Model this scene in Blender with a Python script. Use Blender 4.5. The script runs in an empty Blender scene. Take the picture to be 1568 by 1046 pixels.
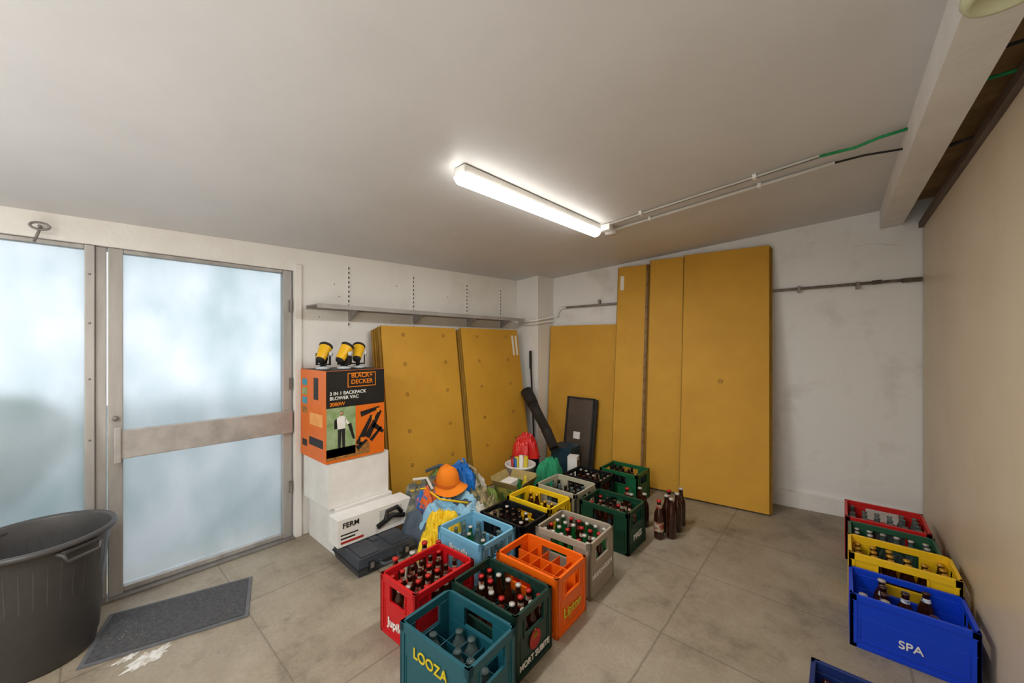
import bpy, math, random
from mathutils import Vector, Matrix, noise
random.seed(7)
sc=bpy.context.scene
COL=sc.collection

def S(h):
    h=h.lstrip('#'); o=[]
    for i in (0,2,4):
        c=int(h[i:i+2],16)/255
        o.append(c/12.92 if c<=.04045 else ((c+.055)/1.055)**2.4)
    return (o[0],o[1],o[2],1)

def M(name,col,rough=.5,metal=0,col2=None,vs=5,vlo=.35,vhi=.7,bump=0,bs=60,trans=0,coat=0,emit=0,ior=1.45,stretch=None):
    m=bpy.data.materials.new(name); m.use_nodes=True
    nt=m.node_tree; p=nt.nodes['Principled BSDF']
    p.inputs['Base Color'].default_value=S(col)
    p.inputs['Roughness'].default_value=rough
    p.inputs['Metallic'].default_value=metal
    p.inputs['Transmission Weight'].default_value=trans
    p.inputs['Coat Weight'].default_value=coat
    p.inputs['IOR'].default_value=ior
    if emit:
        p.inputs['Emission Color'].default_value=S(col); p.inputs['Emission Strength'].default_value=emit
    tc=nt.nodes.new('ShaderNodeTexCoord')
    src=tc.outputs['Object']
    if stretch:
        mp=nt.nodes.new('ShaderNodeMapping'); mp.inputs['Scale'].default_value=stretch
        nt.links.new(src,mp.inputs['Vector']); src=mp.outputs['Vector']
    if col2:
        n=nt.nodes.new('ShaderNodeTexNoise'); n.inputs['Scale'].default_value=vs; n.inputs['Detail'].default_value=6
        n.inputs['Roughness'].default_value=.62
        nt.links.new(src,n.inputs['Vector'])
        r=nt.nodes.new('ShaderNodeValToRGB')
        r.color_ramp.elements[0].position=vlo; r.color_ramp.elements[1].position=vhi
        r.color_ramp.elements[0].color=S(col); r.color_ramp.elements[1].color=S(col2)
        nt.links.new(n.outputs['Fac'],r.inputs['Fac']); nt.links.new(r.outputs['Color'],p.inputs['Base Color'])
    if bump:
        n2=nt.nodes.new('ShaderNodeTexNoise'); n2.inputs['Scale'].default_value=bs; n2.inputs['Detail'].default_value=4
        nt.links.new(src,n2.inputs['Vector'])
        b=nt.nodes.new('ShaderNodeBump'); b.inputs['Strength'].default_value=bump; b.inputs['Distance'].default_value=.01
        nt.links.new(n2.outputs['Fac'],b.inputs['Height']); nt.links.new(b.outputs['Normal'],p.inputs['Normal'])
    return m

class B:
    def __init__(s): s.v=[];s.f=[];s.m=[];s.sm=[]
    def add(s,vs,fs,mi=0,T=None,smooth=False):
        o=len(s.v)
        for v in vs:
            v=Vector(v)
            if T is not None: v=T@v
            s.v.append(v)
        for i,f in enumerate(fs):
            s.f.append([o+k for k in f]); s.m.append(mi[i] if isinstance(mi,list) else mi); s.sm.append(smooth)
        return s
    def box(s,x0,x1,y0,y1,z0,z1,mi=0,T=None):
        vs=[(x0,y0,z0),(x1,y0,z0),(x1,y1,z0),(x0,y1,z0),(x0,y0,z1),(x1,y0,z1),(x1,y1,z1),(x0,y1,z1)]
        return s.add(vs,[(0,3,2,1),(4,5,6,7),(0,1,5,4),(1,2,6,5),(2,3,7,6),(3,0,4,7)],mi,T)
    def hexa(s,vs,mi=0,T=None):
        return s.add(vs,[(0,3,2,1),(4,5,6,7),(0,1,5,4),(1,2,6,5),(2,3,7,6),(3,0,4,7)],mi,T)
    def lathe(s,prof,seg=16,mi=0,T=None,smooth=True):
        vs=[];fs=[];ms=[]
        for p in prof:
            r=max(p[0],.0002)
            for k in range(seg):
                a=2*math.pi*k/seg; vs.append((r*math.cos(a),r*math.sin(a),p[1]))
        for i in range(len(prof)-1):
            mm=prof[i][2] if len(prof[i])>2 else mi
            for k in range(seg):
                k2=(k+1)%seg
                fs.append((i*seg+k,i*seg+k2,(i+1)*seg+k2,(i+1)*seg+k)); ms.append(mm)
        return s.add(vs,fs,ms,T,smooth)
    def tube(s,pts,r,seg=10,mi=0,T=None,closed=False):
        pts=[Vector(p) for p in pts]; n=len(pts)
        vs=[];fs=[]
        up=None
        for i,p in enumerate(pts):
            if closed: t=(pts[(i+1)%n]-pts[i-1])
            else: t=pts[min(i+1,n-1)]-pts[max(i-1,0)]
            t.normalize()
            if up is None:
                up=Vector((0,0,1)) if abs(t.z)<.9 else Vector((1,0,0))
            a=t.cross(up)
            if a.length<1e-4: a=t.cross(Vector((0,1,.1)))
            a.normalize(); b=a.cross(t).normalized(); up=b
            rr=r[i] if isinstance(r,(list,tuple)) else r
            for k in range(seg):
                q=2*math.pi*k/seg
                vs.append(p+a*math.cos(q)*rr+b*math.sin(q)*rr)
        m=n if closed else n-1
        for i in range(m):
            j=(i+1)%n
            for k in range(seg):
                k2=(k+1)%seg; fs.append((i*seg+k,i*seg+k2,j*seg+k2,j*seg+k))
        if not closed:
            fs.append(tuple(range(seg))); fs.append(tuple((n-1)*seg+k for k in range(seg)))
        return s.add(vs,fs,mi,T,True)
    def obj(s,name,mats,parent=None,loc=(0,0,0),rot=(0,0,0),bevel=0):
        me=bpy.data.meshes.new(name)
        me.from_pydata([tuple(v) for v in s.v],[],s.f)
        for m in mats: me.materials.append(m)
        for i,p in enumerate(me.polygons):
            p.material_index=s.m[i]; p.use_smooth=s.sm[i]
        me.update()
        o=bpy.data.objects.new(name,me); COL.objects.link(o)
        o.location=loc; o.rotation_euler=rot
        if parent: o.parent=parent
        if bevel:
            b=o.modifiers.new('bevel','BEVEL'); b.width=bevel; b.segments=2; b.limit_method='ANGLE'; b.angle_limit=math.radians(50)
        return o

def empty(name,loc=(0,0,0),rot=(0,0,0)):
    e=bpy.data.objects.new(name,None); e.location=loc; e.rotation_euler=rot; e.empty_display_size=.1
    COL.objects.link(e); return e

def text(s,size,mat,parent,loc,rot,name='label_text',ext=.0015,shear=0,align='CENTER'):
    c=bpy.data.curves.new(name,'FONT'); c.body=s; c.size=size; c.extrude=ext; c.align_x=align; c.align_y='CENTER'
    c.offset=size*.012; c.shear=shear; c.materials.append(mat)
    o=bpy.data.objects.new(name,c); COL.objects.link(o); o.parent=parent; o.location=loc; o.rotation_euler=rot
    return o
def T(x,y,z): return Matrix.Translation((x,y,z))
def R(a,ax): return Matrix.Rotation(a,4,ax)
PI=math.pi
FX=(PI/2,0,PI/2)   # text facing +X
FY=(PI/2,0,0)      # text facing -Y

# ---------------------------------------------------------------- materials
m_wall=M('wall_paint','#EDEBE6',.75,col2='#D9D3CA',vs=1.6,vlo=.5,vhi=.85,bump=.25,bs=45)
m_wallb=M('wall_paint_worn','#EDECE9',.8,col2='#C2BCB3',vs=2.0,vlo=.54,vhi=.86,bump=.35,bs=25)
m_ceil=M('ceiling_paint','#D9D7D6',.48,col2='#CDCBCA',vs=1.1,vlo=.4,vhi=.75,bump=.08,bs=20)
m_beam=M('beam_paint','#E8E6E3',.7,col2='#DAD6D1',vs=3,bump=.15,bs=30)
m_right=M('panel_beige','#D8C8AE',.4,col2='#CDBB9E',vs=1.2,bump=.03,bs=3)
m_brown=M('brown_board','#D0A870',.8,col2='#A27E50',vs=5,bump=.2)
m_dkbrown=M('dark_rail','#54463C',.6,col2='#6B5C52',vs=8)
m_alu=M('aluminium','#BDBAB6',.42,metal=.3,col2='#9C9894',vs=7,stretch=(1,1,.15))
m_alud=M('aluminium_worn','#C0BCB8',.45,metal=.25,col2='#A5A09C',vs=9)
m_card=M('cardboard_ochre','#D4A035',.65,col2='#C8942E',vs=2.2,bump=.05,bs=120)
m_carde=M('cardboard_edge','#8C6A24',.85,col2='#AD822F',vs=60,stretch=(1,1,.1))
m_tape=M('brown_tape','#5E3F1C',.5,col2='#8D6A3C',vs=30)
m_tapel=M('tan_tape','#A98550',.5,col2='#7C5A30',vs=30)
m_white=M('white_plastic','#F0EEEA',.4,col2='#E4E1DB',vs=6)
m_whitebox=M('white_card','#ECEAE6',.7,col2='#DEDBD5',vs=5)
m_grey=M('grey_metal','#928D88',.45,metal=.4,col2='#7B7671',vs=6)
m_shelf=M('shelf_steel','#B2ADA8',.5,metal=.2,col2='#9A9590',vs=4)
m_black=M('black_plastic','#16171A',.4,col2='#202226',vs=8)
m_blackm=M('black_matt','#1E1D1D',.7,col2='#2B2928',vs=10)
m_bin=M('bin_plastic','#434141',.42,col2='#504E4D',vs=3,bump=.08,bs=40)
m_pipe=M('pipe_grey','#77706A',.5,metal=.3,col2='#A79E95',vs=20)
m_green_w=M('green_cable','#1E9A5B',.5,col2='#178049',vs=9)
m_orange=M('orange_print','#E8731E',.45,col2='#E06A14',vs=4)
m_brownglass=M('brown_glass','#2B1208',.08,col2='#3A1A0B',vs=15,coat=.5)
m_greenglass=M('green_glass','#1A6B30',.08,col2='#114D22',vs=15,coat=.5)
m_clearglass=M('clear_glass','#93A8A4',.08,trans=.7,ior=1.35,col2='#7C928F',vs=10)
m_redcap=M('red_cap','#B01E1E',.35,metal=.2,col2='#C22A22',vs=20)
m_whitecap=M('white_cap','#C9C5BC',.35,metal=.2,col2='#A5A096',vs=20)
m_goldcap=M('gold_cap','#B98A2A',.35,metal=.5,col2='#D0A244',vs=20)
m_label=M('bottle_label','#B9AF98',.6,col2='#8A2E22',vs=25,vlo=.45,vhi=.55)
m_labelblue=M('bottle_label_blue','#E4E8EC',.5,col2='#3C5C96',vs=18,vlo=.5,vhi=.58)
m_txtwhite=M('print_white','#F2F0EA',.5,col2='#E6E3DB',vs=8)
m_txtyel=M('print_yellow','#D9C22A',.5,col2='#CDB621',vs=8)
m_txtred=M('print_red','#B3261E',.5,col2='#A01E18',vs=8)
m_txtor=M('print_orange','#F28A1E',.5,col2='#E67E14',vs=8)
m_txtblk=M('print_black','#181716',.5,col2='#242220',vs=8)

def plastic(h,h2=None):
    return M('crate_plastic_'+h[1:],h,.36,col2=h2 or h,vs=7,bump=.04,bs=50)

# floor
mf=bpy.data.materials.new('concrete_slabs'); mf.use_nodes=True
nt=mf.node_tree; p=nt.nodes['Principled BSDF']
tc=nt.nodes.new('ShaderNodeTexCoord'); sx=nt.nodes.new('ShaderNodeSeparateXYZ'); nt.links.new(tc.outputs['Object'],sx.inputs[0])
def mth(op,a,b=None):
    n=nt.nodes.new('ShaderNodeMath'); n.operation=op
    for i,q in enumerate((a,b)):
        if q is None: continue
        if isinstance(q,(int,float)): n.inputs[i].default_value=q
        else: nt.links.new(q,n.inputs[i])
    return n.outputs[0]
wob=nt.nodes.new('ShaderNodeTexNoise'); wob.inputs['Scale'].default_value=9
nt.links.new(tc.outputs['Object'],wob.inputs['Vector'])
wv=mth('MULTIPLY',wob.outputs['Fac'],.008)
lx=mth('LESS_THAN',mth('PINGPONG',mth('ADD',mth('ADD',sx.outputs[0],.7),wv),.475),.0055)
ly=mth('LESS_THAN',mth('PINGPONG',mth('ADD',mth('ADD',sx.outputs[1],-2.0),wv),.34),.0045)
ln=mth('MAXIMUM',lx,ly)
n1=nt.nodes.new('ShaderNodeTexNoise'); n1.inputs['Scale'].default_value=2.1; n1.inputs['Detail'].default_value=10; n1.inputs['Roughness'].default_value=.74
nt.links.new(tc.outputs['Object'],n1.inputs['Vector'])
r1=nt.nodes.new('ShaderNodeValToRGB'); e=r1.color_ramp.elements
e[0].position=.3; e[0].color=S('#74695A'); e[1].position=.72; e[1].color=S('#B3A793')
em=r1.color_ramp.elements.new(.46); em.color=S('#9E917C')
nt.links.new(n1.outputs['Fac'],r1.inputs['Fac'])
n3=nt.nodes.new('ShaderNodeTexNoise'); n3.inputs['Scale'].default_value=60; n3.inputs['Detail'].default_value=5
nt.links.new(tc.outputs['Object'],n3.inputs['Vector'])
mx0=nt.nodes.new('ShaderNodeMix'); mx0.data_type='RGBA'; mx0.blend_type='MULTIPLY'; mx0.inputs[0].default_value=.3
nt.links.new(r1.outputs['Color'],mx0.inputs[6]); nt.links.new(n3.outputs['Fac'],mx0.inputs[7])
n4=nt.nodes.new('ShaderNodeTexNoise'); n4.inputs['Scale'].default_value=5.5; n4.inputs['Detail'].default_value=8; n4.inputs['Roughness'].default_value=.78
nt.links.new(tc.outputs['Object'],n4.inputs['Vector'])
r4=nt.nodes.new('ShaderNodeValToRGB'); r4.color_ramp.elements[0].position=.55; r4.color_ramp.elements[1].position=.7
nt.links.new(n4.outputs['Fac'],r4.inputs['Fac'])
ms=nt.nodes.new('ShaderNodeMix'); ms.data_type='RGBA'
nt.links.new(mth('MULTIPLY',r4.outputs['Color'],.55),ms.inputs[0]); nt.links.new(mx0.outputs[2],ms.inputs[6]); ms.inputs[7].default_value=S('#5E5244')
mx=nt.nodes.new('ShaderNodeMix'); mx.data_type='RGBA'
nt.links.new(mth('MULTIPLY',ln,.5),mx.inputs[0]); nt.links.new(ms.outputs[2],mx.inputs[6]); mx.inputs[7].default_value=S('#D0C4AE')
nt.links.new(mx.outputs[2],p.inputs['Base Color'])
mx.inputs[7].default_value=S('#63574A')
p.inputs['Roughness'].default_value=.55
bp=nt.nodes.new('ShaderNodeBump'); bp.inputs['Strength'].default_value=.15; bp.inputs['Distance'].default_value=.01
nt.links.new(n3.outputs['Fac'],bp.inputs['Height']); nt.links.new(bp.outputs['Normal'],p.inputs['Normal'])

# frosted glass
mg=bpy.data.materials.new('frosted_glass'); mg.use_nodes=True
nt=mg.node_tree; nt.nodes.remove(nt.nodes['Principled BSDF']); out=nt.nodes['Material Output']
tc=nt.nodes.new('ShaderNodeTexCoord'); mp=nt.nodes.new('ShaderNodeMapping'); mp.inputs['Scale'].default_value=(1,1.6,1)
nt.links.new(tc.outputs['Object'],mp.inputs[0])
nz=nt.nodes.new('ShaderNodeTexNoise'); nz.inputs['Scale'].default_value=2.2; nz.inputs['Detail'].default_value=9
nt.links.new(mp.outputs[0],nz.inputs['Vector'])
rr=nt.nodes.new('ShaderNodeValToRGB'); rr.color_ramp.elements[0].position=.3; rr.color_ramp.elements[1].position=.65
rr.color_ramp.elements[0].color=S('#DDE5E6'); rr.color_ramp.elements[1].color=S('#F4F6F8')
nt.links.new(nz.outputs['Fac'],rr.inputs['Fac'])
tr=nt.nodes.new('ShaderNodeBsdfTranslucent'); nt.links.new(rr.outputs['Color'],tr.inputs['Color'])
gl=nt.nodes.new('ShaderNodeBsdfRefraction'); gl.inputs['Roughness'].default_value=.38; gl.inputs['IOR'].default_value=1.2
nt.links.new(rr.outputs['Color'],gl.inputs['Color'])
g2=nt.nodes.new('ShaderNodeBsdfGlossy'); g2.inputs['Roughness'].default_value=.3
ma=nt.nodes.new('ShaderNodeMixShader'); ma.inputs[0].default_value=.66
nt.links.new(tr.outputs[0],ma.inputs[1]); nt.links.new(gl.outputs[0],ma.inputs[2])
mb=nt.nodes.new('ShaderNodeMixShader'); mb.inputs[0].default_value=.06
nt.links.new(ma.outputs[0],mb.inputs[1]); nt.links.new(g2.outputs[0],mb.inputs[2]); nt.links.new(mb.outputs[0],out.inputs[0])

# ---------------------------------------------------------------- room shell
def cz(x,y): return 2.24+.085*(x+3.2)+.025*(y-1)
Y0=-2.4
B().box(-3.6,1.4,Y0-.2,5.0,-.1,0).obj('floor',[mf])
def slab(name,x0,x1,y0,y1,m,th=.15,off=0):
    vs=[(x0,y0,cz(x0,y0)+off),(x1,y0,cz(x1,y0)+off),(x1,y1,cz(x1,y1)+off),(x0,y1,cz(x0,y1)+off)]
    vs+=[(a,b,c+th) for a,b,c in vs]
    return B().hexa(vs).obj(name,[m])
slab('ceiling',-3.6,.30,Y0-.2,5.0,m_ceil)
slab('ceiling.001',.30,1.5,Y0-.2,5.0,m_brown,off=.02)
slab('beam',.25,.385,Y0,4.43,m_beam,th=.17,off=-.155)
AL=-math.atan(.025)
WL=dict(loc=(-3.23,0,0),rot=(0,0,AL))
B().box(-.2,0,1.115,4.9,0,2.6).box(-.2,0,Y0-.2,1.115,2.07,2.6).box(-.2,0,Y0-.2,-1.35,0,2.07).obj('wall_left',[m_wall],**WL)
AB=math.atan(.12)
WB=dict(loc=(0,4.39,0),rot=(0,0,AB))
B().box(-3.5,1.5,0,.15,0,2.85).obj('wall_back',[m_wallb],**WB)
B().box(.5,.56,Y0,4.44,0,2.43).obj('wall_right',[m_right])
B().box(1.3,1.4,Y0,4.6,0,2.85).obj('wall_outer',[m_brown])
B().box(-3.6,1.4,Y0-.15,Y0,0,2.85).obj('wall_front',[m_wall])
B().box(.475,.6,Y0,4.43,2.432,2.475).obj('trim_1',[m_dkbrown])
B().box(-3.3,-2.8,3.72,4.3,0,2.6).obj('wall_column',[m_wall])
B().box(-2.75,.49,-.035,-.002,.0,.145).obj('baseboard_back',[m_white],bevel=.004,**WB)
# hairline plaster cracks near the top of the back wall
c=B(); rc=random.Random(5)
def crack(x,z,dx,dz,n,w):
    pts=[]
    for i in range(n):
        pts.append((x,.0002,z)); x+=dx+rc.uniform(-.012,.012); z+=dz+rc.uniform(-.010,.010)
    c.tube(pts,w,4,0)
crack(.08,2.34,.03,-.004,11,.0009); crack(.28,2.32,.02,.012,4,.0007)
c.obj('wall_cracks',[M('crack_grey','#A79F95',.9,col2='#B8B0A6',vs=20)],**WB)

# ---------------------------------------------------------------- glazed door + window
d=empty('door_1',**WL)
f=B()
f.box(-.09,-.02,.127,.19,0,2.068)
f.box(-.09,-.02,1.045,1.105,0,2.068)
f.box(-.088,-.024,.19,1.045,2.045,2.068)
f.box(-.088,-.024,.19,1.045,0.013,.045)
f.obj('frame',[m_alu],d,bevel=.004)
B().box(-.062,-.054,.185,1.05,.04,2.05).obj('glass',[mg],d)
k=B(); k.box(-.02,.02,.15,1.10,.82,.99); k.box(.02,.035,.15,.18,.80,1.01); k.obj('push_bar',[m_alud],d,bevel=.005)
k=B(); k.lathe([(0,0),(.014,0),(.014,.02),(0,.02)],12,0,T(-.02,.157,1.06)@R(PI/2,'Y')); k.obj('lock_cylinder',[m_grey],d)
k=B()
for z in (.35,1.15,1.75): k.box(-.02,-.004,1.085,1.103,z,z+.09)
k.obj('hinges',[m_grey],d)
w=empty('window_1',**WL)
f=B()
f.box(-.09,-.01,.035,.075,0,2.068); f.box(-.08,-.03,.075,.122,0,2.068)
f.box(-.09,-.02,-1.35,-1.29,0,2.068); f.box(-.088,-.024,-1.29,.035,2.045,2.068); f.box(-.088,-.024,-1.29,.035,0.013,.05)
f.obj('frame',[m_alu],w,bevel=.004)
B().box(-.062,-.054,-1.295,.04,.045,2.05).obj('glass',[mg],w)
k=B()
for z in (.5,.95,1.3,1.62,1.9): k.lathe([(0,0),(.006,0),(.005,.003),(0,.003)],8,0,T(-.01,.055,z)@R(PI/2,'Y'))
k.obj('frame_screws',[m_grey],w)
B().box(-.12,.03,Y0,1.115,0.0,.012).obj('trim_2',[m_grey],**WL)
B().box(0,.018,1.115,1.165,0,2.12).obj('trim_3',[m_wall],bevel=.004,**WL)
k=B()
ring=[(.06,.022*math.cos(a*PI/8)*1.5,.018*math.sin(a*PI/8)) for a in range(16)]
k.tube(ring,.006,8,0,closed=True)
k.tube([(.06,0,-.018),(.05,-.01,-.05),(.03,-.02,-.08)],.006,8,0); k.tube([(0,0,0),(.06,0,0)],.008,8,0)
k.obj('window_crank_key',[m_grey],loc=(-3.232,-.12,2.12))

# outdoors
B().box(-14,-3.5,-10,10,-.15,-.05).obj('ground_outside',[M('paving','#8C9390',.9,col2='#727A76',vs=2)])
hm=M('hedge_leaves','#2F5E44',.8,col2='#183B28',vs=14,bump=.6,bs=30)
h=B()
for i in range(46):
    c=Vector((-4.7+random.uniform(-.25,.25),random.uniform(-3.6,-.3),random.uniform(.1,.95)))
    rr_=random.uniform(.28,.45)
    pr=[(rr_*math.sin(PI*j/8),-rr_*math.cos(PI*j/8)) for j in range(9)]
    h.lathe(pr,12,0,T(*c))
h.obj('hedge',[hm])

# ---------------------------------------------------------------- ceiling light + conduits
def fixture(name,x,y0,y1,em):
    e=empty(name,(x,(y0+y1)/2,cz(x,(y0+y1)/2)),(math.atan(.025),0,0))
    L=(y1-y0)/2
    f=B(); f.box(-.04,.04,-L+.01,L-.01,-.05,-.003); f.obj('housing',[m_white],e,bevel=.006)
    def prof(y,s):
        return [(s*.046*math.cos(a),y,-.05-s*.045*math.sin(a)) for a in [PI*j/12 for j in range(13)]]
    g=B(); vs=[];fs=[]
    rings=[(-L,.45),(-L+.004,.8),(-L+.02,1),(L-.02,1),(L-.004,.8),(L,.45)]
    for y,s_ in rings: vs+=prof(y,s_)
    for i in range(5):
        for j in range(12): fs.append((i*13+j,i*13+j+1,(i+1)*13+j+1,(i+1)*13+j))
    fs.append(tuple(range(13))); fs.append(tuple(5*13+j for j in range(13)))
    g.add(vs,fs,0,None,True); g.obj('diffuser',[em],e)
    return e
m_em=M('tube_diffuser','#FFFEFA',.4,emit=4.5)
fl=fixture('ceiling_light',-1.44,1.25,2.68,m_em)
fixture('fill_light',-1.44,-1.9,-.45,M('fill_diffuser','#FFFDF8',.4,emit=16))  # unseen second fixture behind the camera, added as fill light
c=B()
def cp(x,y,o=.014): return (x,y,cz(x,y)-o)
c.tube([cp(-1.36,2.70),cp(-.085,2.68)],.009,8,0)
c.tube([cp(-1.30,2.86),cp(-.024,2.86)],.011,8,0)
c.box(-1.42,-1.34,2.69,2.75,cz(-1.4,2.7)-.05,cz(-1.4,2.7)-.004,0)
c.lathe([(0,0),(.045,0),(.045,.05),(0,.05)],16,0,T(-1.40,2.83,cz(-1.4,2.83)-.055))
c.tube([cp(-1.40,2.83,.03),cp(-1.30,2.86)],.012,8,0)
for x in (-1.1,-.4):
    c.box(x,x+.02,2.665,2.70,cz(x,2.7)-.026,cz(x,2.7)-.001,0); c.box(x,x+.02,2.84,2.88,cz(x,2.86)-.028,cz(x,2.86)-.001,0)
c.tube([cp(-.1,2.68),cp(.06,2.675,.03),cp(.15,2.67,.02),(.252,2.67,cz(.25,2.67)-.02)],.008,8,1)
c.tube([cp(-.03,2.86),cp(.1,2.86,.022),(.252,2.86,cz(.25,2.86)-.05)],.006,8,2)
c.tube([cp(-1.34,2.70,.02),cp(-.09,2.675,.022)],.0035,6,3)
c.obj('cable_conduit',[m_white,m_green_w,m_blackm,m_grey])
c=B()
c.tube([(.38,2.25,2.50),(.5,2.23,2.49),(.75,2.2,2.52)],.007,8,0); c.tube([(.38,2.05,2.5),(.5,2.0,2.48),(.8,1.95,2.5)],.006,8,1)
c.tube([(.38,2.9,2.5),(.5,2.8,2.49),(.8,2.7,2.52)],.008,8,1)
c.obj('loose_cable',[m_green_w,m_blackm])
c=B()
c.lathe([(0,0),(.06,0),(.062,-.004),(.075,-.002),(.082,.012),(.08,.03),(0,.03)],40,0)
c.obj('round_ceiling_lamp',[M('lamp_ring','#C9CBA8',.4,col2='#BFC19C',vs=5)],loc=(.315,1.50,cz(.315,1.50)-.187))

# wall pipe
c=B()
pz=2.0
c.tube([(-2.62,-.035,pz-.04),(-1.5,-.035,pz-.02),(.485,-.035,pz+.02)],.013,10,0)
c.tube([(-2.62,-.035,pz-.04),(-2.70,-.035,pz-.045),(-2.74,-.035,pz-.09),(-2.74,-.04,pz-.16)],.016,10,1)
c.tube([(.2,-.035,pz+.016),(.26,-.035,pz+.018)],.018,10,0); c.tube([(.38,-.035,pz+.016),(.49,-.035,pz+.018)],.019,10,0)
for x in (-2.2,-.3,.1): c.box(x,x+.02,-.05,0,pz-.03,pz+.03,0)
c.obj('wall_pipe',[m_pipe,m_white],**WB)
c=B()
c.tube([(-2.775,4.02,1.85),(-2.775,3.72,1.80),(-2.79,3.69,1.79),(-3.08,3.69,1.78)],.013,8,0)
c.tube([(-2.765,4.02,1.80),(-2.765,3.70,1.76),(-2.79,3.68,1.75),(-3.08,3.68,1.745)],.010,8,0)
c.obj('corner_conduit',[m_white])

# shelf
sh=empty('wall_shelf',**WL)
f=B(); f.box(.012,.23,1.20,3.60,1.80,1.806); f.box(.224,.232,1.20,3.60,1.775,1.81); f.box(.006,.014,1.2,3.6,1.78,1.81)
f.obj('shelf_board',[m_shelf],sh)
f=B()
for y in (1.54,2.18,2.87,3.41):
    f.box(0,.006,y-.012,y+.012,1.64,2.17,0)
    z=1.66
    while z<2.15:
        f.box(.006,.0068,y-.005,y+.005,z,z+.020,1); z+=.04
    f.hexa([(.006,y-.004,1.70),(.03,y-.004,1.70),(.03,y+.004,1.70),(.006,y+.004,1.70),(.006,y-.004,1.80),(.2,y-.004,1.80),(.2,y+.004,1.80),(.006,y+.004,1.80)],2)
f.obj('rails_and_brackets',[m_white,m_blackm,m_shelf],sh)
f=B()
for (y,z) in ((1.42,2.0),(1.46,1.9),(2.0,2.05),(1.95,1.72),(2.6,2.0),(1.3,1.72)):
    f.lathe([(0,0),(.005,0),(.004,.004),(0,.004)],8,0,T(0,y,z)@R(PI/2,'Y'))
f.obj('wall_screws',[m_grey],**WL)

# ---------------------------------------------------------------- cardboard panels
def marks(b,T0,pts,axis):
    for (u,z) in pts:
        if axis=='x':
            ring=[(.001,u+.015*math.cos(a*PI/6),z+.015*math.sin(a*PI/6)) for a in range(12)]
            b.tube(ring,.0024,4,2,T0,closed=True); b.box(.0,.0016,u-.006,u+.006,z-.003,z+.003,2,T0)
        else:
            ring=[(u+.02*math.cos(a*PI/6),-.001,z+.02*math.sin(a*PI/6)) for a in range(12)]
            b.tube(ring,.0025,4,2,T0,closed=True); b.box(u-.01,u+.01,-.0016,0,z-.004,z+.004,2,T0)
def leftpanel(y0,y1,h,xb,lean,n,mk,name='cardboard_sheet',extra=None):
    b=B(); w=y1-y0
    Tm=R(AL,'Z')@R(-lean,'Y')
    for i in range(n):
        o=i*.016; jy=random.uniform(-.006,.006)+(-.014*i)
        b.box(-o-.012,-o,jy,w+jy,.012,h-i*.008,0 if i==0 else 1,Tm)
        b.box(-o-.0125,-o-.0005,jy-.0008,jy,.012,h-i*.008,1,Tm)
    marks(b,Tm,mk,'x')
    if extra: extra(b,Tm)
    return b.obj(name,[m_card,m_carde,m_tape,m_txtwhite],loc=(xb,y0,0.0))
g1=[(u,z) for z in (.42,.72,1.05,1.33,1.6) for u in (.22,.68)]
leftpanel(1.76,2.60,1.68,-2.85,.13,5,g1)
def ex(b,Tm):
    b.box(0,.001,.78,.81,1.38,1.62,3,Tm); b.box(0,.001,.84,.87,1.38,1.62,3,Tm)
leftpanel(2.67,3.57,1.69,-2.80,.14,5,g1,extra=ex)
def backpanel(xc,w,h,off,lean,n,mk=[],extra=None,name='cardboard_sheet',roll=0):
    b=B(); Tm=R(AB,'Z')@R(-lean,'X')@R(roll,'Y')
    for i in range(n):
        o=i*.016; j=.012*i
        b.box(-w/2+j*.3,w/2+j,o,o+.012,.012,h-i*.01,0 if i==0 else 1,Tm)
    b.box(w/2-.0005,w/2+.0008,0,.012,.012,h,1,Tm); b.box(-w/2-.0008,-w/2+.0005,0,.012,.012,h,1,Tm)
    b.box(-w/2,-w/2+.007,-.0008,0,.012,h,1,Tm)
    marks(b,Tm,mk,'y')
    if extra: extra(b,Tm)
    return b.obj(name,[m_card,m_carde,m_tape,m_txtwhite,m_tapel],loc=(xc,4.39+.12*xc-off,0.004))
backpanel(-2.33,.90,1.73,.20,.065,2)
def exd(b,Tm):
    b.box(.145,.170,-.012,.0,.02,2.38,2,Tm)
    z=.1
    while z<2.3:
        b.box(.152,.160,-.0135,-.012,z,z+.09,4,Tm); z+=.13
    b.box(-.14,-.10,-.001,0,2.12,2.28,3,Tm)
backpanel(-1.72,.345,2.385,.34,.108,2,extra=exd)
backpanel(-1.375,.335,2.42,.31,.093,2)
backpanel(-.83,.735,2.44,.38,.122,3,mk=[(-.02,1.15)])

# ---------------------------------------------------------------- crates
BP=[(0,0,0),(.029,0,0),(.031,.008,0),(.031,.05,1),(.0312,.11,0),(.031,.14,0),(.027,.165,0),(.016,.195,1),(.0135,.215,0),(.0125,.232,2),(.0155,.234,2),(.0150,.243,2),(0,.245,2)]
def bottle_into(b,x,y,z,s=1,w=1,mo=0,tilt=0,seg=12):
    pr=[(p[0]*w,p[1]*s,p[2]+mo) for p in BP]
    b.lathe(pr,seg,0,T(x,y,z)@R(tilt,'X')@R(random.uniform(0,6),'Z'))
GL={'brown_red':[m_brownglass,m_label,m_redcap],'brown_white':[m_brownglass,m_brownglass,m_whitecap],'brown_gold':[m_brownglass,m_brownglass,m_goldcap],
    'clear':[m_clearglass,m_clearglass,m_clearglass],'clear_white':[m_clearglass,m_clearglass,m_whitecap],'green':[m_greenglass,m_greenglass,m_whitecap],
    'blue':[m_brownglass,m_labelblue,m_brownglass],'black':[m_black,m_brownglass,m_brownglass],'open':[m_brownglass,m_label,m_brownglass]}
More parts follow.
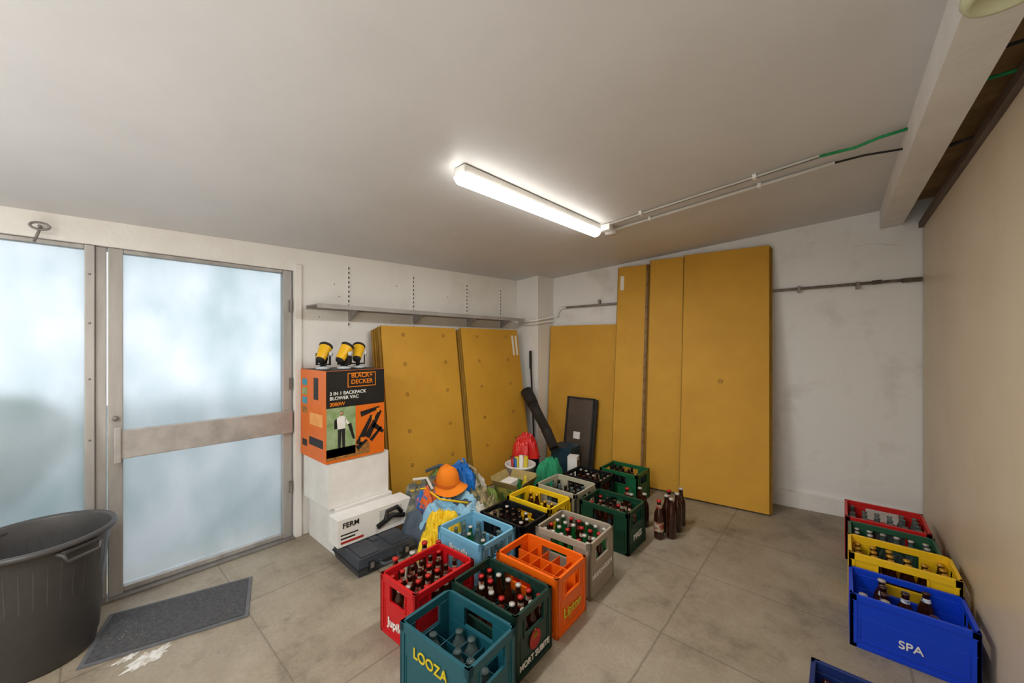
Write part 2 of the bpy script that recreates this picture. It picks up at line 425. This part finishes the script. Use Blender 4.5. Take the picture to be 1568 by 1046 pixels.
def crate(x0,x1,y0,y1,h,col,rot=0,nx=6,ny=4,kinds=None,fill=1,bs=1,bw=1,divh=.5,txt=None,seed=1,solid=False):
    rnd=random.Random(seed)
    e=empty('beverage_crate',((x0+x1)/2,(y0+y1)/2,0),(0,0,rot))
    lx=(x1-x0)/2-.006; ly=(y1-y0)/2-.006; t=.011
    mp=plastic(col)
    b=B()
    b.box(-lx+.004,lx-.004,-ly+.004,ly-.004,.004,.016)
    def side(L,D,R_,hole,solid=False):
        b.box(-L,L,-D+.005,-D+.005+t,.006,h*.60,0,R_)
        b.box(-L,L,-D,-D+t+.004,h*.88,h,0,R_)
        hw=L*hole
        if solid:
            b.box(-L,L,-D+.005,-D+.005+t,h*.6,h*.88,0,R_)
        else:
            b.box(-L,-hw,-D+.005,-D+.005+t,h*.6,h*.88,0,R_); b.box(hw,L,-D+.005,-D+.005+t,h*.6,h*.88,0,R_)
            b.box(-hw-.008,hw+.008,-D,-D+t,h*.57,h*.61,0,R_)
            b.box(-hw-.01,-hw,-D,-D+t+.003,h*.6,h*.9,0,R_); b.box(hw,hw+.01,-D,-D+t+.003,h*.6,h*.9,0,R_)
        b.box(-L,L,-D,-D+t,0,.02,0,R_)
        b.box(-L,-L+.028,-D,-D+t,0,h,0,R_); b.box(L-.028,L,-D,-D+t,0,h,0,R_)
        b.box(-L+.04,L-.04,-D+.001,-D+.01,h*.16,h*.18,0,R_)
        b.box(-L+.034,-L+.040,-D+.001,-D+.01,h*.16,h*.58,0,R_); b.box(L-.040,L-.034,-D+.001,-D+.01,h*.16,h*.58,0,R_)
    I=Matrix.Identity(4)
    side(lx,ly,I,.42,solid); side(lx,ly,R(PI,'Z'),.42)
    side(ly,lx,R(PI/2,'Z'),.5); side(ly,lx,R(-PI/2,'Z'),.5)
    for i in range(1,nx):
        x=-lx+t+(2*lx-2*t)*i/nx; b.box(x-.002,x+.002,-ly+.01,ly-.01,.016,h*divh)
    for j in range(1,ny):
        y=-ly+t+(2*ly-2*t)*j/ny; b.box(-lx+.01,lx-.01,y-.002,y+.002,.016,h*divh)
    b.obj('crate_body',[mp],e,bevel=.0018)
    if kinds:
        bb=B(); mats=[]
        for kd in kinds: mats+=GL[kd]
        cwx=(2*lx-2*t)/nx; cwy=(2*ly-2*t)/ny
        w=min(bw,min(cwx,cwy)/2*.94/.0312)
        for i in range(nx):
            for j in range(ny):
                if rnd.random()>fill: continue
                q=rnd.randrange(len(kinds))
                bottle_into(bb,-lx+t+cwx*(i+.5),-ly+t+cwy*(j+.5),.018,bs,w,q*3)
        bb.obj('bottles',mats,e)
    if txt:
        for (s,size,m,face,u,z) in txt:
            if face=='x': text(s,size,m,e,(lx+.0015,u,z),FX)
            else: text(s,size,m,e,(u,-ly-.0015,z),FY)
    return e
crate(-1.445,-1.02,.92,1.215,.31,'#1B5662',.05,5,3,['clear'],.75,bs=.72,bw=1.2,divh=.5,txt=[('LOOZA',.060,m_txtyel,'y',-.01,.22)],seed=1,solid=True)
crate(-1.505,-1.07,1.25,1.55,.30,'#16352C',.03,6,4,['brown_red','brown_white','brown_white'],.7,txt=[('MORT SUBITE',.038,m_txtwhite,'x',0,.055),('●',.11,m_txtred,'x',0,.12),('▲',.05,m_txtyel,'x',.0,.150)],seed=2)
crate(-1.505,-1.075,1.585,1.895,.305,'#F2680F',.02,5,3,None,0,divh=.82,txt=[('Lipton',.07,m_txtyel,'x',0,.10)],seed=3)
crate(-1.50,-1.10,1.95,2.29,.325,'#A39785',.04,6,4,['green','brown_red','green'],.95,bs=1.2,txt=[('HOEGAARDEN',.04,m_txtwhite,'x',0,.12)],seed=4)
crate(-1.53,-1.12,2.55,2.87,.30,'#123F2B',0,6,4,['open','black','brown_red'],.85,txt=[('MAES',.06,m_txtwhite,'x',0,.10)],seed=5)
crate(-1.81,-1.41,3.40,3.71,.28,'#17603A',.0,6,4,['black'],.5,seed=6)
crate(-1.84,-1.53,1.05,1.46,.30,'#C4161E',.03,4,6,['brown_red','brown_white','open'],.75,bs=1.08,txt=[('Jupiler',.06,m_txtwhite,'y',0,.08)],seed=7)
crate(-2.015,-1.60,1.565,1.895,.30,'#7CBCDC',.02,6,4,['clear','green'],.6,txt=[('Bruxella',.05,m_txtwhite,'y',0,.215)],seed=8,solid=True)
crate(-1.98,-1.57,1.92,2.22,.29,'#16181B',0,6,4,['black','brown_white','black'],.9,seed=9)
crate(-2.01,-1.58,2.245,2.55,.30,'#F5CB1C',0,6,4,['brown_gold'],.35,seed=10)
crate(-1.99,-1.58,2.60,2.95,.30,'#B5B098',0,6,4,['black','clear'],.95,seed=11)
crate(-1.99,-1.60,3.02,3.34,.28,'#17191C',0,6,4,['black','brown_white'],.95,seed=12)
crate(.03,.465,2.53,2.86,.26,'#0C40CC',0,5,4,['blue','blue','brown_white'],.7,bs=.95,bw=1.2,txt=[('SPA',.05,m_txtwhite,'y',.0,.09)],seed=13,solid=True)
crate(.03,.47,2.88,3.18,.32,'#F1C21C',0,6,4,['brown_gold'],.7,bs=1.1,seed=14)
crate(.035,.45,3.20,3.50,.29,'#2C5B41',0,6,4,['clear_white'],.8,seed=15)
crate(.02,.445,3.52,3.92,.30,'#C8201E',0,6,5,['clear'],.8,bs=1.05,seed=16)
crate(-.09,.31,1.55,1.86,.30,'#1A2D66',0,5,4,['black'],.4,seed=17)
def loose(x,y,s=1.2,kind='brown_white'):
    b=B(); bottle_into(b,0,0,0,s,1.15,0,seg=20); b.obj('beer_bottle',GL[kind],loc=(x,y,.001))
for x,y,s,kd in ((-1.06,2.96,1.2,'brown_red'),(-.99,3.03,1.25,'brown_white'),(-1.05,3.10,1.2,'brown_white'),(-.99,3.17,1.25,'brown_white'),(-1.07,3.22,1.2,'brown_red'),(-1.0,3.30,1.25,'brown_white'),
                 (-1.3,3.0,1.1,'brown_white'),(-1.22,3.08,1.1,'brown_white'),(-1.38,3.1,1.1,'brown_red'),(-1.3,3.18,1.1,'brown_white'),
                 (-1.92,1.2,1.15,'brown_red'),(-1.90,1.30,1.15,'brown_white'),(-1.92,1.40,1.2,'brown_red'),(-1.90,1.49,1.1,'brown_red')):
    loose(x,y,s,kd)

# ---------------------------------------------------------------- bin
b=B()
b.lathe([(.0,.0),(.185,0),(.195,.01),(.20,.06),(.205,.065),(.238,.50),(.242,.505),(.246,.56),(.256,.565),(.268,.568),(.272,.58),(.266,.592),(.252,.592),(.246,.58),(.235,.50),(.20,.08),(.185,.03),(0,.03)],72,0)
for k in range(36):
    a=2*PI*k/36
    b.hexa([(.2005,-.002,.08),(.2052,-.002,.08),(.2052,.002,.08),(.2005,.002,.08),(.234,-.002,.50),(.2386,-.002,.50),(.2386,.002,.50),(.234,.002,.50)],0,R(a,'Z'))
for a in (math.atan2(.655,.756)-.15,math.atan2(.655,.756)-.15+PI):
    Ta=R(a,'Z')
    b.tube([(.238,-.07,.55),(.272,-.068,.545),(.278,-.06,.515),(.278,.06,.515),(.272,.068,.545),(.238,.07,.55)],.009,8,0,Ta)
    b.box(.24,.276,-.066,.066,.552,.562,0,Ta)
b.obj('trash_bin',[m_bin],loc=(-2.91,-.12,0))

# ---------------------------------------------------------------- door mat & stain
mm=M('mat_fibre','#414143',.95,col2='#5C5C5D',vs=70,bump=.5,bs=200)
b=B(); b.box(-.325,.325,-.21,.21,0,.006,1); b.box(-.305,.305,-.19,.19,.006,.010,0)
rs=random.Random(3)
for i in range(34):
    u,v=rs.gauss(-.2,.06),rs.gauss(-.04,.07)
    if abs(u)<.28 and abs(v)<.17: b.box(u,u+rs.uniform(.002,.004),v,v+rs.uniform(.002,.005),.010,.0108,2)
b.obj('door_mat',[mm,M('mat_edge','#68686B',.8,col2='#5A5B5E',vs=20),M('mat_crumbs','#B5A890',.8,col2='#9A8E78',vs=9)],loc=(-2.755,.376,.001),rot=(0,0,math.radians(73)),bevel=.002)
def blot(name,c,rx,ry,rot,mat,seed):
    vs=[(0,0,0)];n=90
    for k in range(n):
        a=2*PI*k/n; q=1+.8*noise.noise((math.cos(a)*2.5+seed,math.sin(a)*2.5,seed))+.3*noise.noise((math.cos(a)*9+seed,math.sin(a)*9,seed))
        vs.append((rx*q*math.cos(a),ry*q*math.sin(a),0))
    B().add(vs,[(0,1+k,1+(k+1)%n) for k in range(n)]).obj(name,[mat],loc=c,rot=(0,0,rot))
mst=M('paint_spill','#DCD9D4',.7,col2='#B5AC9C',vs=25,vlo=.45,vhi=.6)
blot('paint_stain',(-2.50,.235,.0012),.04,.075,.5,mst,3)
blot('paint_stain',(-2.57,.16,.0012),.02,.04,.3,mst,8)

# ---------------------------------------------------------------- boxes by the door
def carton(name,x0,x1,y0,y1,z0,z1,m,rot=0):
    b=B(); cx,cy=(x0+x1)/2,(y0+y1)/2; a,c_=(x1-x0)/2,(y1-y0)/2
    b.box(-a,a,-c_,c_,0,z1-z0,0)
    b.box(-.003,.003,-c_-.001,c_+.001,z1-z0-.001,z1-z0+.001,1)
    b.box(-a-.001,a+.001,-c_-.0008,-c_,(z1-z0)*.98,(z1-z0)*.985,1)
    return b.obj(name,[m,m_carde],loc=(cx,cy,z0),rot=(0,0,rot),bevel=.003)
carton('cardboard_box',-3.16,-2.71,1.21,1.66,0.0,.325,m_whitebox,.0)
carton('cardboard_box',-3.15,-2.73,1.17,1.64,.327,.652,m_whitebox,.02)
e=empty('leaf_blower_box',(-2.945,1.375,.654))
a,c_,H=.225,.225,.655
B().box(-a,a,-c_,c_,0,H).obj('carton',[m_orange],e,bevel=.002)
b=B()
b.box(a,a+.001,-c_+.002,c_-.002,.39,H-.002,0)
b.box(a+.001,a+.002,-.07,.15,.53,.635,1); b.box(a+.002,a+.003,-.064,.144,.536,.629,0)
b.box(a+.0005,a+.0015,-c_+.004,-.01,.04,.39,2)
b.box(a+.0005,a+.0015,-c_+.004,.10,.02,.10,3)
# printed person with blower: head, jacket, arms, trousers, pack
Tq=T(a+.002,-.115,0)
def quad(pts,mi): b.add([(0,)+tuple(p_) for p_ in pts],[tuple(range(len(pts)))],mi,Tq)
quad([(-.028,.235),(.026,.235),(.030,.315),(.012,.328),(-.014,.328),(-.034,.315)],4)
quad([(-.026,.10),(-.006,.10),(.0,.235),(-.027,.235)],5); quad([(.006,.10),(.026,.10),(.026,.235),(.0,.235)],5)
quad([(.026,.31),(.034,.30),(.062,.262),(.054,.252),(.024,.285)],4)
quad([(.045,.262),(.072,.268),(.10,.15),(.085,.145)],0)
quad([(-.034,.315),(-.052,.30),(-.052,.24),(-.030,.24)],0)
b.lathe([(0,0),(.014,0),(.014,.0008),(0,.0008)],14,6,Tq@T(0,0,.345)@R(PI/2,'Y'))
quad([(-.014,.350),(.014,.350),(.010,.362),(-.010,.362)],5)
for (y0,z0,y1,z1,w) in ((.01,.10,.12,.30,.045),(.08,.14,.19,.33,.05),(.03,.32,.18,.355,.04),(.13,.23,.215,.16,.04),(.0,.07,.08,.12,.035),(.11,.11,.2,.2,.03)):
    v=Vector((0,y1-y0,z1-z0)); n_=Vector((0,-v.z,v.y)).normalized()*w/2
    P0=Vector((a+.0022,y0,z0)); P1=Vector((a+.0022,y1,z1)); n2=n_*.55
    b.add([P0-n_,P0+n_,P1+n2,P1-n2],[(0,1,2,3)],0)
for (y,z) in ((.13,.28),(.17,.335),(.04,.13)): b.box(a+.0023,a+.003,y-.012,y+.012,z-.016,z+.016,1)
for i,z in enumerate((.56,.49,.42,.35,.10)):
    b.box(-.19,-.10,-c_-.001,-c_,z-.025,z+.025,[7,2,7,3,0][i])
b.box(0.02,.10,-c_-.001,-c_,.44,.60,0); b.box(-.06,.18,-c_-.001,-c_,.10,.16,0)
b.box(-.05,.17,-c_-.0008,-c_,.25,.34,8)
b.box(-a+.01,a-.01,-c_+.01,c_-.01,H,H+.001,0)
m_green_p=M('print_green','#7F9A62',.6,col2='#AABB92',vs=14)
m_leaf=M('print_leaves','#7A4E22',.6,col2='#C08A44',vs=40)
b.obj('print',[m_txtblk,m_txtor,m_green_p,m_leaf,m_txtwhite,m_blackm,M('print_skin','#C99A78',.6,col2='#B98A68',vs=9),M('print_blue','#3A8FA8',.6,col2='#5AA0B4',vs=20),M('print_cream','#F2B06A',.6,col2='#F09A4A',vs=20)],e)
text('BLACK+\nDECKER',.046,m_txtor,e,(a+.0035,.04,.590),FX)
text('3 IN 1 BACKPACK\nBLOWER VAC',.034,m_txtwhite,e,(a+.0025,-.20,.475),FX,align='LEFT')
text('3000W',.036,m_txtor,e,(a+.0025,-.20,.415),FX,align='LEFT')

# machine carton standing on the tool case
e=empty('power_tool_box',(-2.62,1.44,.121),(-.0,0,-.03))
B().box(-.075,.075,-.28,.28,0,.185).obj('carton',[m_whitebox],e,bevel=.002)
text('FERM',.05,m_txtblk,e,(.077,-.19,.14),FX)
b=B()
b.box(.075,.0765,.02,.20,.03,.16,1)
for pts,w in (([(.0,.05),(.12,.10),(.22,.07)],.02),([(.06,.06),(.08,.14),(.16,.15),(.20,.10)],.016)):
    b.tube([(.078,p[0],p[1]) for p in pts],w,6,0)
b.box(.075,.0765,-.26,-.10,.02,.035,2); b.box(.075,.0765,-.26,-.16,.05,.06,0); b.box(.075,.0765,-.26,-.14,.075,.083,0)
b.box(.075,.0762,.24,.27,.03,.06,2)
b.obj('print',[m_txtblk,M('print_grey','#C9C7C2',.6,col2='#B5B2AC',vs=20),m_txtred],e)
b=B()
def shell(z0,z1,zt,inset):
    b.hexa([(-.23,-.24,z0),(.20,-.24,z0),(.20,.24,z0),(-.23,.24,z0),(-.23+inset,-.24+inset,z1),(.20-inset,-.24+inset,z1),(.20-inset,.24-inset,z1),(-.23+inset,.24-inset,z1)],0)
b.hexa([(-.22,-.225,0),(.185,-.225,0),(.185,.225,0),(-.22,.225,0),(-.23,-.24,.058),(.20,-.24,.058),(.20,.24,.058),(-.23,.24,.058)],0)
shell(.066,.125,0,.014)
b.box(-.235,.206,-.246,.246,.056,.068,1)
b.box(-.20,.165,-.20,-.05,.125,.131,0); b.box(-.20,.165,.05,.20,.125,.131,0); b.box(-.20,.0,-.03,.03,.125,.131,0)
for y in (-.16,.13):
    b.box(.195,.214,y,y+.045,.030,.098,1); b.box(.214,.218,y+.008,y+.037,.05,.09,2)
b.box(.19,.22,-.08,-.06,.045,.08,0); b.box(.19,.22,.06,.08,.045,.08,0)
b.tube([(.20,-.07,.062),(.245,-.068,.062),(.262,-.045,.062),(.264,0,.062),(.262,.045,.062),(.245,.068,.062),(.20,.07,.062)],.012,10,0)
tcs=b.obj('tool_case',[M('case_plastic','#30343A',.4,col2='#3E434A',vs=6),m_black,m_grey],loc=(-2.485,1.395,0),rot=(0,0,-.03),bevel=.006)
tcs.scale=(.88,.88,.9)

# yellow work lamps
m_yel=M('yellow_plastic','#F2BE1C',.4,col2='#E8B012',vs=6)
m_lens=M('lens','#D9DEE0',.1,col2='#AFB6BA',vs=10,coat=.6)
def worklamp(x,y,rz,tilt):
    b=B(); z=1.312
    b.lathe([(0,0,2),(.05,0,2),(.052,.012,2),(.03,.022,1),(0,.024,1)],20,0)
    b.box(-.012,.012,-.012,.012,.014,.05,1)
    b.box(-.012,.012,-.052,-.046,.03,.12,1); b.box(-.012,.012,.046,.052,.03,.12,1); b.box(-.012,.012,-.052,.052,.03,.04,1)
    Th=T(0,0,.125)@R(tilt,'Y')
    b.lathe([(0,-.085,1),(.026,-.085,1),(.032,-.07,0),(.038,-.02,0),(.044,.03,0),(.046,.045,1),(.05,.065,1),(.044,.068,1),(.042,.056,2),(0,.052,2)],24,0,Th)
    b.tube([(.03,0,-.08),(.06,0,-.10),(.085,0,-.06),(.075,0,.0),(.045,0,.02)],.010,8,1,Th)
    b.box(.03,.055,-.012,.012,-.06,.02,1,Th)
    b.lathe([(0,.0,2),(.018,.0,2),(.018,.015,2),(0,.015,2)],14,2,T(.0,-.05,.115)@R(PI/2,'X'))
    b.obj('work_lamp',[m_yel,m_blackm,m_lens],loc=(x,y,z),rot=(0,0,rz))
worklamp(-2.94,1.225,2.3,.75); worklamp(-2.86,1.345,2.0,.7); worklamp(-2.90,1.475,2.5,.8)

# ---------------------------------------------------------------- heap of clothes etc.
def heap(b,cx,cy,z0,rx,ry,h,seed,mi,rot=0,fold=.05,n=34,seg=120,fs=6.5,plate=.7,slope=(0,0)):
    vs=[];fs_=[]
    cr,sr=math.cos(rot),math.sin(rot)
    for i in range(n+1):
        q=i/n
        for k in range(seg):
            a=2*PI*k/seg
            o=1+.35*noise.noise((math.cos(a)*1.9+seed,math.sin(a)*1.9,seed*.7))+.14*noise.noise((math.cos(a)*6+seed,math.sin(a)*6,seed*.7))
            x=rx*q*o*math.cos(a); y=ry*q*o*math.sin(a)
            px,py=x*cr-y*sr,x*sr+y*cr
            pt=Vector((px*fs+seed*3,py*fs,seed))
            pt=pt+noise.noise_vector(pt*.6)*1.0
            rd=1-abs(noise.noise(pt))*2.8; rd2=1-abs(noise.noise(pt*2.3))*2.4; rd3=1-abs(noise.noise(pt*4.6))*2
            env=max(0,1-q**3.2)
            z=h*env**plate*(1+.25*noise.noise((px*3+seed,py*3,2)))+fold*(rd*.8+rd2*.45+rd3*.15)*min(1,env*2.0)+(px*slope[0]+py*slope[1])*min(1,env*3)
            if i==n: z=0
            vs.append((cx+px,cy+py,z0+max(z,.003)))
    for i in range(n):
        for k in range(seg):
            k2=(k+1)%seg; fs_.append((i*seg+k,(i+1)*seg+k,(i+1)*seg+k2,i*seg+k2))
    b.add(vs,fs_,mi,None,True)
def cloth(h,h2,vs=4,r=.85,lo=.35,hi=.7): return M('cloth_'+h[1:],h,r,col2=h2,vs=vs,bump=.3,bs=150,vlo=lo,vhi=hi)
cm=[cloth('#5A5D58','#8A8674',16,lo=.45,hi=.55),cloth('#9CC6DC','#78AECC'),cloth('#1B7AD8','#1866B4',r=.4),cloth('#A8966F','#6A6A44',18,lo=.45,hi=.55),cloth('#3A4654','#586472'),cloth('#DEDAD0','#BDB7AA',9),cloth('#E0682A','#2A6AA8',8,lo=.48,hi=.52),cloth('#F2C71E','#DDB015'),cloth('#6A8640','#98A656',8)]
b=B()
heap(b,-2.42,2.02,0,.32,.40,.22,1.3,4,fold=.06,fs=5,plate=.4)
heap(b,-2.56,1.90,.06,.18,.22,.28,7.7,0,fold=.07,fs=9,plate=.4)
heap(b,-2.34,1.94,.03,.26,.23,.22,2.1,1,fold=.06,fs=9,plate=.35)
heap(b,-2.50,2.18,.08,.17,.19,.28,5.3,2,fs=10,fold=.07,plate=.5)
heap(b,-2.60,2.31,.04,.11,.12,.36,6.9,2,fs=10,fold=.06,plate=.5)
heap(b,-2.24,2.20,.04,.17,.14,.19,3.7,3,fs=12,fold=.05,plate=.5)
heap(b,-2.16,2.05,.02,.10,.13,.19,9.1,5,fs=12,fold=.05,plate=.5)
heap(b,-2.48,1.80,.06,.14,.09,.24,11.2,6,fs=12,fold=.05,plate=.5)
heap(b,-2.42,2.31,.06,.11,.10,.25,13.2,5,fs=12,fold=.05,plate=.5)
heap(b,-2.62,2.06,.10,.10,.12,.28,15.1,8,fs=12,fold=.05,plate=.5)
heap(b,-2.28,2.34,.02,.10,.08,.19,17.1,8,fs=12,fold=.05,plate=.5)
b.tube([(-2.62,1.80,.40),(-2.52,1.86,.42),(-2.42,1.84,.36)],.012,8,5); b.tube([(-2.6,2.30,.44),(-2.42,2.30,.40),(-2.28,2.22,.32)],.012,8,3)
b.tube([(-2.56,1.74,.34),(-2.46,1.80,.37),(-2.30,1.82,.32),(-2.16,1.98,.28)],.008,8,7)
b.tube([(-2.66,1.95,.42),(-2.60,2.05,.46),(-2.52,2.15,.44)],.014,8,4)
b.obj('clothes_pile',cm)
b=B(); heap(b,0,0,0,.155,.14,.19,4.4,0,fold=.08,fs=10,plate=.6); heap(b,.04,-.10,0,.11,.09,.11,6.4,0,fold=.05,fs=12)
b.obj('yellow_raincoat',[cloth('#F6CF22','#E8BC18',r=.5)],loc=(-2.185,1.75,0))
b=B()
prof=[(.165,0),(.158,.004),(.14,.008),(.12,.020),(.104,.030),(.100,.045),(.098,.07),(.090,.11),(.072,.145),(.045,.165),(.02,.172),(0,.173)]
vs=[];fs_=[];seg=48
for i,(r_,z_) in enumerate(prof):
    for k in range(seg):
        a_=2*PI*k/seg; ww=1+.05*math.sin(2*a_+.5)*(r_>.1); zz=z_+(.012*math.sin(3*a_)+.01*math.cos(2*a_))*(1 if i<3 else .3)
        vs.append((r_*ww*math.cos(a_),r_*ww*.92*math.sin(a_),zz))
for i in range(len(prof)-1):
    for k in range(seg):
        k2=(k+1)%seg; fs_.append((i*seg+k,i*seg+k2,(i+1)*seg+k2,(i+1)*seg+k))
b.add(vs,fs_,0,None,True); b.lathe([(.105,.032),(.101,.052)],40,1)
b.obj('orange_hat',[cloth('#F5891A','#EE7C10'),cloth('#D96A10','#C86010')],loc=(-2.42,1.99,.345),rot=(.10,.14,0))

# printed cardboard box with flaps
b=B()
w,l,hh=.13,.13,.22
b.box(-w,w,-l,l,0,.006,0)
for s in (-1,1):
    b.box(s*w-.003,s*w+.003,-l,l,0,hh,0); b.box(-w,w,s*l-.003,s*l+.003,0,hh,1)
    b.box(0,.09,-l,l,0,.004,2,T(s*w,0,hh)@R(0 if s>0 else PI,'Z')@R(-1.0,'Y'))
    b.box(-w,w,0,.09,0,.004,2,T(0,s*l,hh)@R(0 if s>0 else PI,'Z')@R(.9,'X'))
b.box(-.09,.02,-.1,.05,.05,.26,3); b.lathe([(.03,.02),(.03,.22),(.012,.26),(.012,.29),(0,.29)],14,4,T(.07,.08,0)); b.lathe([(.03,.02),(.03,.22),(.012,.26),(.012,.29),(0,.29)],14,5,T(.07,-.03,0))
b.obj('open_cardboard_box',[M('box_print','#7E8A32',.6,col2='#D9B34C',vs=10,vlo=.45,vhi=.6),M('box_print_b','#4C6E34',.6,col2='#B0A04A',vs=9,vlo=.45,vhi=.6),M('box_flap','#B09A68',.8,col2='#96864A',vs=8),m_whitebox,m_txtyel,m_greenglass],loc=(-2.25,2.63,0),rot=(0,0,.15))
# bucket
b=B()
b.lathe([(0,0),(.12,0),(.125,.01),(.145,.26),(.158,.262),(.16,.28),(.15,.285),(.14,.27),(.115,.02),(0,.02)],40,0)
b.tube([(.16*math.cos(t_),.16*math.sin(t_)*.3-.02,.27-.12*math.sin(t_)) for t_ in [PI*j/12 for j in range(13)]],.004,6,1,R(.6,'Z'))
for i in range(11):
    a_=random.uniform(0,6.28); q=random.uniform(.02,.08)
    x_,y_=q*math.cos(a_),q*math.sin(a_)
    b.tube([(x_,y_,.03),(x_*1.5,y_*1.5,.30+random.uniform(0,.08))],random.uniform(.01,.022),8,2+i%4)
b.obj('bucket_of_tools',[m_white,m_grey,m_txtyel,m_txtred,M('handle_blue','#2A6AB0',.5,col2='#1E5A9A',vs=9),m_whitebox],loc=(-2.47,2.98,0))
b=B(); b.lathe([(0,0),(.15,0),(.16,.24),(.175,.25),(.165,.26),(0,.25)],4,0,R(PI/4,'Z'),smooth=False)
b.obj('storage_tub',[M('tub_teal','#1E4A58',.5,col2='#173A46',vs=5)],loc=(-2.64,3.27,0),bevel=.004)
# soft red bag slumped on the tub, with knotted ears
b=B(); heap(b,0,0,0,.135,.14,.19,2.2,0,fold=.055,fs=13,plate=.55)
heap(b,.02,-.03,.13,.06,.05,.10,8.2,0,fold=.04,fs=18,plate=.8); heap(b,-.03,.04,.12,.06,.06,.09,12.2,0,fold=.04,fs=18,plate=.8)
b.obj('plastic_bag',[M('red_bag','#D0161C',.28,col2='#EA3A30',vs=12,coat=.3)],loc=(-2.62,3.25,.262))
b=B(); heap(b,0,0,0,.13,.16,.30,5.2,0,fold=.06,fs=10,plate=.6)
b.obj('cloth_bag',[cloth('#2E9A6E','#1F7A55')],loc=(-2.18,3.10,0))
b=B(); b.box(-.12,.12,-.11,.11,0,.36,0); b.box(-.125,.125,-.115,.115,.34,.38,0); b.box(.121,.1225,-.05,.06,.12,.26,1)
b.obj('storage_box',[M('box_dark_teal','#22414E',.5,col2='#1A323D',vs=6),m_txtwhite],loc=(-2.30,3.56,0),rot=(0,0,.1),bevel=.005)
b=B(); b.box(-.05,.05,-.05,.05,0,.34,0); b.box(.05,.051,-.03,.03,.2,.3,1)
b.obj('paper_carton',[m_whitebox,m_txtblk],loc=(-2.10,3.40,0),rot=(0,0,.3),bevel=.003)

# blower tube
b=B()
b.tube([(-2.27,3.30,.40),(-2.42,3.38,.54),(-2.44,3.39,.56)],[.05,.055,.058],20,0)
b.tube([(-2.44,3.39,.56),(-2.62,3.46,.72),(-2.70,3.49,.80)],[.052,.056,.062],20,0)
b.tube([(-2.70,3.49,.80),(-2.74,3.505,.84),(-2.84,3.54,.94)],[.066,.068,.072],20,0)
b.obj('leaf_blower_tube',[m_blackm])
b=B(); b.tube([(-2.80,3.66,.0),(-2.87,3.66,1.38)],.011,8,0); b.tube([(-2.868,3.66,1.2),(-2.872,3.66,1.42)],.016,8,0); b.obj('broom_handle',[m_blackm])
b=B(); Tp=R(.15,'Z')@R(-.14,'X')@R(.03,'Y')
b.box(-.17,.17,0,.02,0,.88,0,Tp)
b.box(-.17,-.15,-.012,0,0,.88,1,Tp); b.box(.15,.17,-.012,0,0,.88,1,Tp); b.box(-.17,.17,-.012,0,.86,.88,1,Tp); b.box(-.17,.17,-.012,0,0,.03,1,Tp)
b.box(-.06,.02,-.003,0,.40,.48,2,Tp)
b.box(.172,.20,.0,.03,0,.87,1,Tp)
b.obj('framed_black_panel',[M('panel_brown_black','#4C423A',.3,col2='#5E5147',vs=3),m_blackm,m_whitebox],loc=(-2.30,3.76,.006))

# ---------------------------------------------------------------- world, lights, camera
wd=bpy.data.worlds.new('World'); sc.world=wd; wd.use_nodes=True
bg=wd.node_tree.nodes['Background']; bg.inputs[0].default_value=(.88,.935,1,1); bg.inputs[1].default_value=1.3
def area(name,loc,rot,sx_,sy_,pw,col=(.95,.975,1)):
    l=bpy.data.lights.new(name,'AREA'); l.shape='RECTANGLE'; l.size=sx_; l.size_y=sy_; l.energy=pw; l.color=col
    o=bpy.data.objects.new(name,l); COL.objects.link(o); o.location=loc; o.rotation_euler=rot; return o
area('fill_area_down',(-1.0,-1.2,2.28),(0,0,0),1.6,1.2,36)  # added downward fill behind the camera, brightens the room from out of view
area('fill_area_up',(-1.1,-1.0,.75),(PI,0,0),2.2,1.5,21)  # added upward fill, unseen, bounces off the ceiling to brighten it
tl=area('tube_lamp',(0,0,-.10),(0,0,0),.07,1.36,13,(1,.99,.975)); tl.parent=fl
cam=bpy.data.cameras.new('Camera'); co=bpy.data.objects.new('Camera',cam); COL.objects.link(co)
cam.sensor_width=36; cam.lens=580/1568*36; cam.shift_y=.0026; cam.clip_start=.02
co.location=(0,0,1.5); co.rotation_euler=(PI/2,0,math.radians(40.9))
sc.camera=co
sc.view_settings.view_transform='Standard'
sc.view_settings.look='None'
sc.view_settings.exposure=.62
